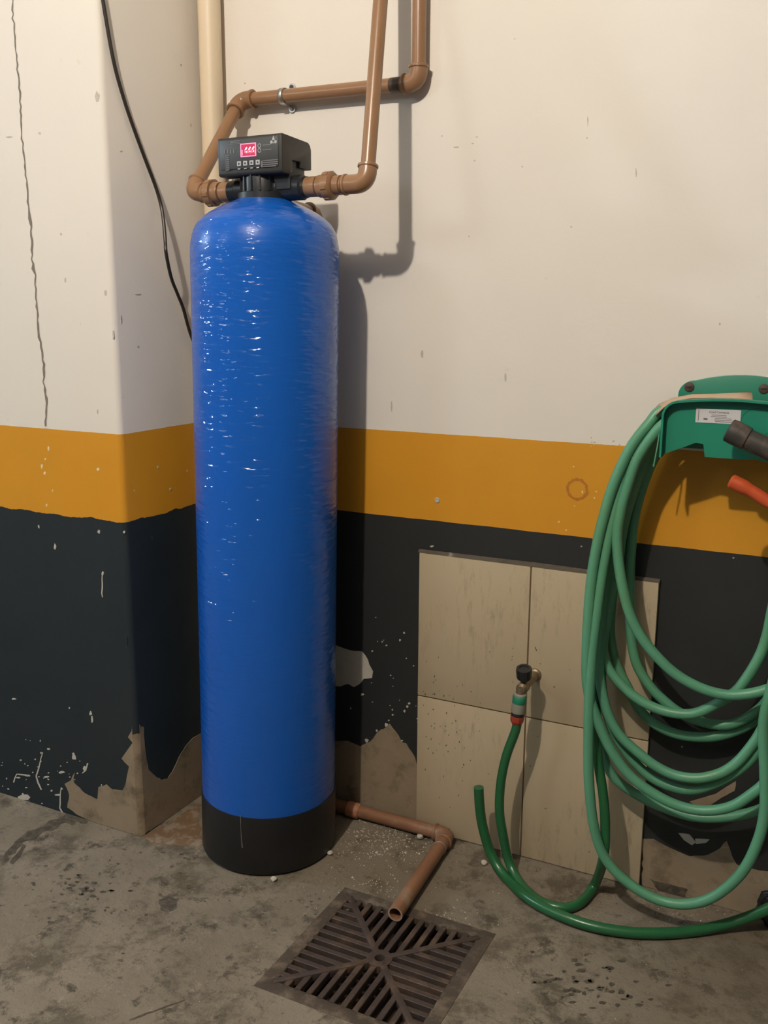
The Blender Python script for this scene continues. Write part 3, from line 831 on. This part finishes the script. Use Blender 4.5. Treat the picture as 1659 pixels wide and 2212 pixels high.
# front plate with cut-outs along its lower edge
body = [(x, z) for x, z in fo]
low = [(.127, 1.004), (.085, 1.004), (.085, 1.018), (.055, 1.022), (.045, 1.010), (.020, 1.008), (-.020, 1.008), (-.046, 1.008), (-.050, 1.032), (-.064, 1.034), (-.085, 1.024), (-.118, 1.010)]
m = MB(); m.prism([V(HC + x, FY, z) for x, z in fo[:-1] + low], V(0, .004, 0)); m.build('front_plate', M_hang, hang, smooth=0)
# raised rim round the front plate
rim = [V(HC + x, 0, z) for x, z in fo]
vs_, fs_ = [], []
for i, p in enumerate(rim):
    a = rim[max(i - 1, 0)]; c = rim[min(i + 1, len(rim) - 1)]; t = (c - a).normalized(); n_ = V(t.z, 0, -t.x)
    for off, y in ((0, FY - .018), (.004, FY - .018), (.004, FY + .006), (0, FY + .006)):
        q = p + n_ * off; vs_.append(V(q.x, y, q.z))
for i in range(len(rim) - 1):
    for k in range(4):
        fs_.append((4 * i + k, 4 * i + (k + 1) % 4, 4 * (i + 1) + (k + 1) % 4, 4 * (i + 1) + k))
fs_ += [(3, 2, 1, 0), tuple(4 * (len(rim) - 1) + k for k in range(4))]
m = MB(); m.add(vs_, fs_); m.build('rim', M_hang, hang)
# saddle that carries the hose
so = outline(.105, 1.015, 1.045, 1.083)
vs_, fs_ = [], []
for x, z in so: vs_ += [V(HC + x, FY + .004, z), V(HC + x, -.005, z)]
for i in range(len(so) - 1): fs_.append((2 * i, 2 * i + 1, 2 * i + 3, 2 * i + 2))
m = MB(); m.add(vs_, fs_); sd = m.build('saddle', M_hang, hang); sl = sd.modifiers.new('thickness', 'SOLIDIFY'); sl.thickness = .004
m = MB(); c = V(.735, FY - .0004, 1.078); vs_ = []
for i in range(32):
    a = 2 * math.pi * i / 32
    for r in (.028, .0292): vs_.append(c + V(r * math.cos(a), 0, r * .9 * math.sin(a)))
m.add(vs_, [(2 * i, 2 * i + 1, (2 * i + 3) % 64, (2 * i + 2) % 64) for i in range(32)]); m.build('moulded_ring', plain('dark_green_line', (.008, .10, .06), .5, .05), hang, smooth=0)
for q in (at(1489, 836, 1, -.006), at(1650, 840, 1, -.006), V(HC + .105, -.006, 1.128)):
    m = MB(); m.lathe([(.0098, 0), (.0098, .0012), (.0070, .0028)], V(q.x, -.006, q.z), (0, -1, 0), 18); sc = m.build('screw', M_rust, hang)
    m = MB(); m.box((q.x - .005, -.0096, q.z - .0008), (q.x + .005, -.0084, q.z + .0008)); m.build('slot', M_black, sc, smooth=0)
# sticker
sx0 = at(1504, 882, 1, FY - .001); sx1 = at(1601, 888, 1, FY - .001); sz = at(1502, 912, 1, FY - .001)
sw = sx1.x - sx0.x; sh = sx0.z - sz.z
m = MB(); m.box((sx0.x, FY - .0007, sz.z), (sx1.x, FY + .001, sx0.z)); stk = m.build('sticker', M_sticker, hang, smooth=0)
text_mesh('heading', 'Cool Connects', sh * .22, V(sx0.x + sw * .52, FY - .0008, sx0.z - sh * .22), M_ink, stk, .0001)
rs = random.Random(5)
for k in range(5):
    w = rs.uniform(.22, .4); z_ = sx0.z - sh * (.42 + .115 * k); c_ = sx0.x + sw * (.52 + .10 * (k > 1))
    m = MB(); m.box((c_ - sw * w / 2, FY - .0009, z_ - sh * .022), (c_ + sw * w / 2, FY, z_ + sh * .022)); m.build('print_line', M_ink, stk, smooth=0)
m = MB(); m.box((sx0.x + sw * .055, FY - .0009, sz.z + sh * .12), (sx0.x + sw * .07, FY, sx0.z - sh * .12)); m.build('print_line', M_ink, stk, smooth=0)
m = MB(); m.box((sx0.x + sw * .18, FY - .0009, sz.z + sh * .2), (sx0.x + sw * .27, FY, sz.z + sh * .34)); m.build('print_mark', M_ink, stk, smooth=0)

# ------------------------------------------------------------------ garden hose
HR = .0107
hose = empty('garden_hose', (.62, -.08, 0), 'long green garden hose coiled on the hanger and joined to the tap', 'hose')


def loop(name, px, ys, ztop, seed, r=HR, xo=0.0, steep=False):
    """one hanging loop: traced left side and bottom, then up the right side and over the saddle"""
    n = len(px); P = []
    for i, (x, y) in enumerate(px):
        t = i / (n - 1)
        u = t * (len(ys) - 1); k0 = min(int(u), len(ys) - 2); yy = ys[k0] + (ys[k0 + 1] - ys[k0]) * (u - k0)
        q = at(x, y, 1, yy); q.z = max(q.z, r + .001); P.append(q)
    last = P[-1]; yl, yr = ys[0], ys[-1]; ym = min((yl + yr) / 2, -.025)
    xr = HC + .128 + xo
    zr = last.z
    prev = P[-2]; d_ = (last - prev).normalized()
    if steep:
        P += [last + V(.012, 0, .10), V(xr + .004, ym, zr + (1.0 - zr) * .55)]
    else:
        P += [last + d_ * .035 + V(0, 0, .012), last + d_ * .055 + V(0, 0, .050), V(max(xr + .012, last.x + .065), yr, zr + (1.0 - zr) * .42)]
    P += [V(xr + .01, ym, zr + (1.0 - zr) * .85), V(xr - .005, ym, 1.045), V(xr - .035, ym, ztop - .018), V(HC + .04, ym, ztop), V(HC - .04, ym, ztop - .001), V(HC - .098, ym, ztop - .018)]
    m = MB(); m.tube(spline(P, 7, True), r, 12, True); return m.build(name, M_hose, hose)


loop('coil_loop', [(1428, 888), (1402, 915), (1362, 968), (1324, 1050), (1298, 1140), (1282, 1220), (1273, 1300), (1268, 1400), (1269, 1481), (1287, 1547), (1319, 1619), (1363, 1677), (1417, 1717), (1471, 1742), (1525, 1751), (1580, 1742), (1627, 1713), (1662, 1682)], [-.108, -.140, -.160, -.150, -.130, -.118], 1.0975, 1)
loop('coil_loop', [(1432, 905), (1408, 930), (1376, 975), (1340, 1050), (1318, 1140), (1300, 1240), (1288, 1330), (1278, 1420), (1272, 1550), (1272, 1680), (1284, 1790), (1310, 1858), (1360, 1909), (1420, 1943), (1480, 1953), (1540, 1938), (1600, 1888), (1636, 1820), (1652, 1750), (1652, 1660), (1650, 1560)], [-.095, -.125, -.158, -.165, -.150, -.145, -.120], 1.0985, 2, steep=True)
loop('coil_loop', [(1440, 912), (1415, 935), (1377, 990), (1355, 1051), (1341, 1101), (1333, 1154), (1336, 1212), (1345, 1268), (1359, 1322), (1381, 1369), (1417, 1416), (1460, 1456), (1511, 1485), (1562, 1500), (1609, 1500), (1660, 1488)], [-.120, -.130, -.138, -.128, -.108], 1.0970, 3, xo=.01)
loop('coil_loop', [(1436, 915), (1404, 955), (1368, 1015), (1335, 1110), (1314, 1220), (1298, 1330), (1294, 1431), (1298, 1481), (1312, 1539), (1337, 1586), (1374, 1622), (1417, 1655), (1460, 1675), (1507, 1681), (1554, 1671), (1591, 1648), (1623, 1612), (1645, 1578)], [-.085, -.108, -.122, -.115, -.085], 1.0985, 4)
loop('coil_loop', [(1440, 920), (1408, 960), (1378, 1020), (1345, 1120), (1322, 1230), (1305, 1340), (1298, 1440), (1304, 1510), (1325, 1580), (1365, 1640), (1415, 1684), (1482, 1706), (1540, 1694), (1600, 1660), (1640, 1618), (1662, 1580)], [-.070, -.086, -.098, -.095, -.078], 1.0980, 5, xo=-.004)
loop('coil_loop', [(1442, 925), (1410, 965), (1382, 1020), (1350, 1120), (1332, 1230), (1312, 1330), (1302, 1400), (1312, 1440), (1337, 1474), (1374, 1507), (1417, 1530), (1460, 1541), (1500, 1541), (1535, 1527), (1569, 1508), (1598, 1485), (1634, 1431), (1656, 1377)], [-.062, -.085, -.100, -.095, -.070], 1.0975, 6, xo=-.006, steep=True)
loop('coil_loop', [(1446, 930), (1420, 975), (1395, 1030), (1372, 1110), (1362, 1200), (1360, 1290), (1363, 1369), (1374, 1431), (1403, 1481), (1435, 1514), (1475, 1543), (1530, 1562), (1580, 1564), (1634, 1537), (1668, 1500)], [-.045, -.055, -.062, -.058, -.050], 1.0970, 7, xo=.005)
loop('coil_loop', [(1446, 935), (1415, 985), (1385, 1050), (1350, 1150), (1326, 1260), (1318, 1360), (1330, 1430), (1356, 1485), (1381, 1532), (1417, 1565), (1460, 1585), (1507, 1592), (1554, 1589), (1605, 1572), (1645, 1545)], [-.032, -.042, -.048, -.045, -.036], 1.0975, 8, xo=.012)
loop('coil_loop', [(1444, 930), (1412, 975), (1380, 1040), (1345, 1140), (1316, 1260), (1298, 1380), (1287, 1480), (1290, 1560), (1298, 1612), (1314, 1660), (1340, 1692), (1385, 1722), (1435, 1745), (1500, 1764), (1576, 1764), (1645, 1747), (1680, 1715)], [-.052, -.062, -.072, -.070, -.056], 1.0980, 9, xo=.004)
# run from the coil down to the floor and up to the tap
seq = [(1300, 1240, -.062), (1290, 1330, -.066), (1284, 1430, -.090), (1286, 1540, -.115), (1292, 1643, -.125), (1302, 1710, -.130), (1307, 1778, -.134), (1304, 1850, -.138)]
P = [at(x, y, 1, yy) for x, y, yy in seq]
for x, y in ((1284, 1921), (1252, 1951), (1215, 1961), (1167, 1947), (1127, 1912)):
    P.append(at(x, y, 2, HR + .0008))
P[-5].z += .012
for x, y, yy in ((1100, 1862, -.108), (1086, 1800, -.112), (1079, 1750, -.113), (1082, 1690, -.112), (1094, 1632, -.110)): P.append(at(x, y, 1, yy))
P += [CB - cdir * -.012, CB - cdir * .02]
for q in P: q.z = max(q.z, HR + .0008)
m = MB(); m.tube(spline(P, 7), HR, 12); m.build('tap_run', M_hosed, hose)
# thin tie dangling from the bundle
m = MB(); m.tube(spline([at(1420, 915, 1, -.125), at(1404, 935, 1, -.128), at(1385, 962, 1, -.13), at(1366, 990, 1, -.13)], 5), .0016, 6); m.build('plastic_tie', plain('yellow_green_tie', (.35, .40, .14), .5, .1), hose)
m = MB(); m.tube([at(1427, 915, 1, -.128), at(1421, 960, 1, -.13), at(1412, 1008, 1, -.13)], .0016, 6); m.build('plastic_tie', M_hose, hose)

# loose hose end lying along the floor
P = []
for x, y, yy in ((1034, 1701, -.112), (1037, 1750, -.108), (1045, 1795, -.105), (1062, 1848, -.105)): P.append(at(x, y, 1, yy))
for x, y in ((1092, 1894), (1140, 1940), (1200, 1976), (1270, 2000), (1350, 2013), (1430, 2016), (1510, 2009)):
    P.append(at(x, y, 2, .0125))
for x, y, yy in ((1590, 1990, -.078), (1662, 1962, -.066), (1740, 1925, -.060)): P.append(at(x, y, 1, yy))
P = [V(q.x, min(q.y, -.02), max(q.z, .0125)) for q in P]
for i, q in enumerate(P[5:8]): q.z += (.001, .004, .002)[i]
m = MB(); pts = spline(P, 8); m.tube(pts, .0115, 14)
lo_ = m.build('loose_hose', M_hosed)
tag(lo_, 'dark green loose hose end curving along the floor below the tap', 'hose')

# cardboard on top of the coil
m = MB(); vs_, fs_ = [], []
cpts = [(1408, 893, 1428, 872), (1420, 872, 1448, 866), (1445, 858, 1478, 858), (1490, 852, 1512, 852), (1530, 850, 1550, 850), (1575, 853, 1592, 850), (1600, 857, 1625, 850)]
fr = [at(1416, 896, 1, -.126), at(1432, 880, 1, -.13), at(1450, 868, 1, -.13), at(1490, 859, 1, -.13), at(1540, 858, 1, -.13), at(1590, 860, 1, -.13), at(1626, 864, 1, -.13)]
bk = [at(1412, 884, 1, -.06), at(1424, 872, 1, -.05), at(1452, 860, 1, -.04), at(1500, 853, 1, -.05), at(1545, 852, 1, -.05), at(1590, 848, 1, -.035), at(1623, 846, 1, -.03)]
for a, c in zip(fr, bk): vs_ += [a, a.lerp(c, .5) + V(0, 0, .004), c]
for i in range(len(fr) - 1):
    for k in range(2): fs_.append((3 * i + k, 3 * i + k + 1, 3 * i + 4 + k, 3 * i + 3 + k))
m.add(vs_, fs_); cdb = m.build('cardboard_scrap', M_card); sl = cdb.modifiers.new('thickness', 'SOLIDIFY'); sl.thickness = .0025
tag(cdb, 'torn brown cardboard tucked over the coiled hose on the hanger', 'cardboard')

# spray gun hanging in front of the hanger
GYF = -.185
gun = empty('spray_gun', tuple(at(1700, 1050, 1, GYF)), 'black hose spray gun with orange lever hanging from the hanger', 'spray gun')
ga = at(1573, 928, 1, GYF); gb_ = at(1690, 985, 1, GYF); gd = (gb_ - ga).normalized()
m = MB(); m.lathe([(.0185, 0), (.0215, .002), (.0222, .012), (.0215, .036), (.0185, .038)], ga, gd, 20); m.build('nozzle_head', M_gun, gun, smooth=30)
m = MB(); m.lathe([(.0185, .036), (.0192, .06), (.0200, .10), (.0190, .16), (.0130, .165)], ga, gd, 20); m.build('barrel', M_gun, gun)
m = MB(); m.tube(spline([ga + gd * .14, ga + gd * .165 + V(.004, .0, -.03), ga + gd * .16 + V(.012, 0, -.085), ga + gd * .16 + V(.012, 0, -.15)], 6), .015, 16); m.build('handle', M_gun, gun)
oa = at(1581, 1040, 1, GYF); ob = at(1625, 1062, 1, GYF); oc = at(1668, 1088, 1, GYF); od = at(1720, 1100, 1, GYF)
m = MB(); pth = spline([oa, ob, oc, od], 6); m.tube([oa - (ob - oa).normalized() * .004] + pth, [.009] + [.0140] * 5 + [.0118] * (len(pth) - 5), 18); m.build('lever', M_orange, gun)
m = MB(); m.tube(spline([at(1598, 962, 1, GYF + .02), at(1640, 985, 1, GYF + .02), at(1700, 1000, 1, GYF + .015)], 5), .008, 10); m.build('hook', M_hang, gun)

# black bag at the right, against the wall
bm_ = bmesh.new(); bmesh.ops.create_icosphere(bm_, subdivisions=4, radius=1)
for v in bm_.verts:
    n_ = noise.noise(v.co * 2.3) * .22 + noise.noise(v.co * 6) * .10
    v.co *= (1 + n_)
    v.co.x *= .066; v.co.y *= .019; v.co.z *= .055
    v.co.z = max(v.co.z + .044, .0)
me = bpy.data.meshes.new('plastic_bag'); bm_.to_mesh(me); bm_.free(); me.materials.append(M_bag); me.shade_smooth()
bag = bpy.data.objects.new('plastic_bag', me); scene.collection.objects.link(bag); bag.location = (.872, -.027, .001)
tag(bag, 'crumpled black plastic bag on the floor at the right edge', 'bag')

# ------------------------------------------------------------------ rubble on the floor
rnd = random.Random(23)


def pebble(px, py, r, label):
    bm = bmesh.new(); bmesh.ops.create_icosphere(bm, subdivisions=2, radius=r)
    s = rnd.uniform(0, 50)
    for v in bm.verts:
        v.co *= 1 + .35 * noise.noise(v.co * (1.2 / r) + V(s, s, 0)); v.co.z *= .7
    zmin = min(v.co.z for v in bm.verts)
    me = bpy.data.meshes.new('pebble'); bm.to_mesh(me); bm.free(); me.materials.append(M_crumb)
    o = bpy.data.objects.new('pebble', me); scene.collection.objects.link(o); p = at(px, py, 2, 0); o.location = (p.x, p.y, -zmin + .0003)
    tag(o, label, 'pebble')


pebble(1046, 1867, .0075, 'small white pebble on floor left of the loose hose')
pebble(908, 1812, .0085, 'pale plaster lump beside the drain pipe elbow')
pebble(592, 1903, .0075, 'plaster crumb at the front foot of the black boot')
pebble(713, 1846, .0065, 'plaster crumb at the right foot of the black boot')
m = MB()
spots = []
for k in range(420): spots.append((rnd.gauss(830, 55), rnd.gauss(1812, 30), rnd.uniform(.0008, .0026) * (1.8 if k % 17 == 0 else 1)))
for k in range(70): spots.append((rnd.uniform(600, 1100), rnd.uniform(1790, 2000), rnd.uniform(.0008, .0020)))
for k in range(80): spots.append((rnd.uniform(1380, 1659), rnd.gauss(1960, 16), rnd.uniform(.0008, .0024)))
for k in range(60): spots.append((rnd.uniform(0, 1659), rnd.uniform(1850, 2212), rnd.uniform(.0006, .0016)))
for k in range(60): spots.append((rnd.gauss(800, 50), rnd.gauss(1915, 12), rnd.uniform(.001, .0022)))
for k in range(46): spots.append((rnd.gauss(960, 40), rnd.gauss(1985, 14), rnd.uniform(.001, .0022)))
for x, y, r in spots:
    p = at(x, y, 2, 0)
    if p.y > -.012 or math.hypot(p.x - TCX, p.y - TCY) < TR + .008: continue
    if abs(p.x - GX) < GH and abs(p.y - GY) < GH: continue
    if p.x < XC + .01 and p.y > YC - .01: continue
    a = rnd.uniform(0, 6.28)
    vs_ = [p + V(r * math.cos(a + 2.1 * k), r * math.sin(a + 2.1 * k), 0) for k in range(3)] + [p + V(rnd.uniform(-.3, .3) * r, rnd.uniform(-.3, .3) * r, r * 1.1)]
    m.add(vs_, [(0, 2, 1), (0, 1, 3), (1, 2, 3), (2, 0, 3)])
cr = m.build('plaster_crumbs', M_crumb, smooth=0); cr['kind'] = 'stuff'
cr['label'] = 'scattered pale plaster crumbs on the concrete floor'; cr['category'] = 'rubble'
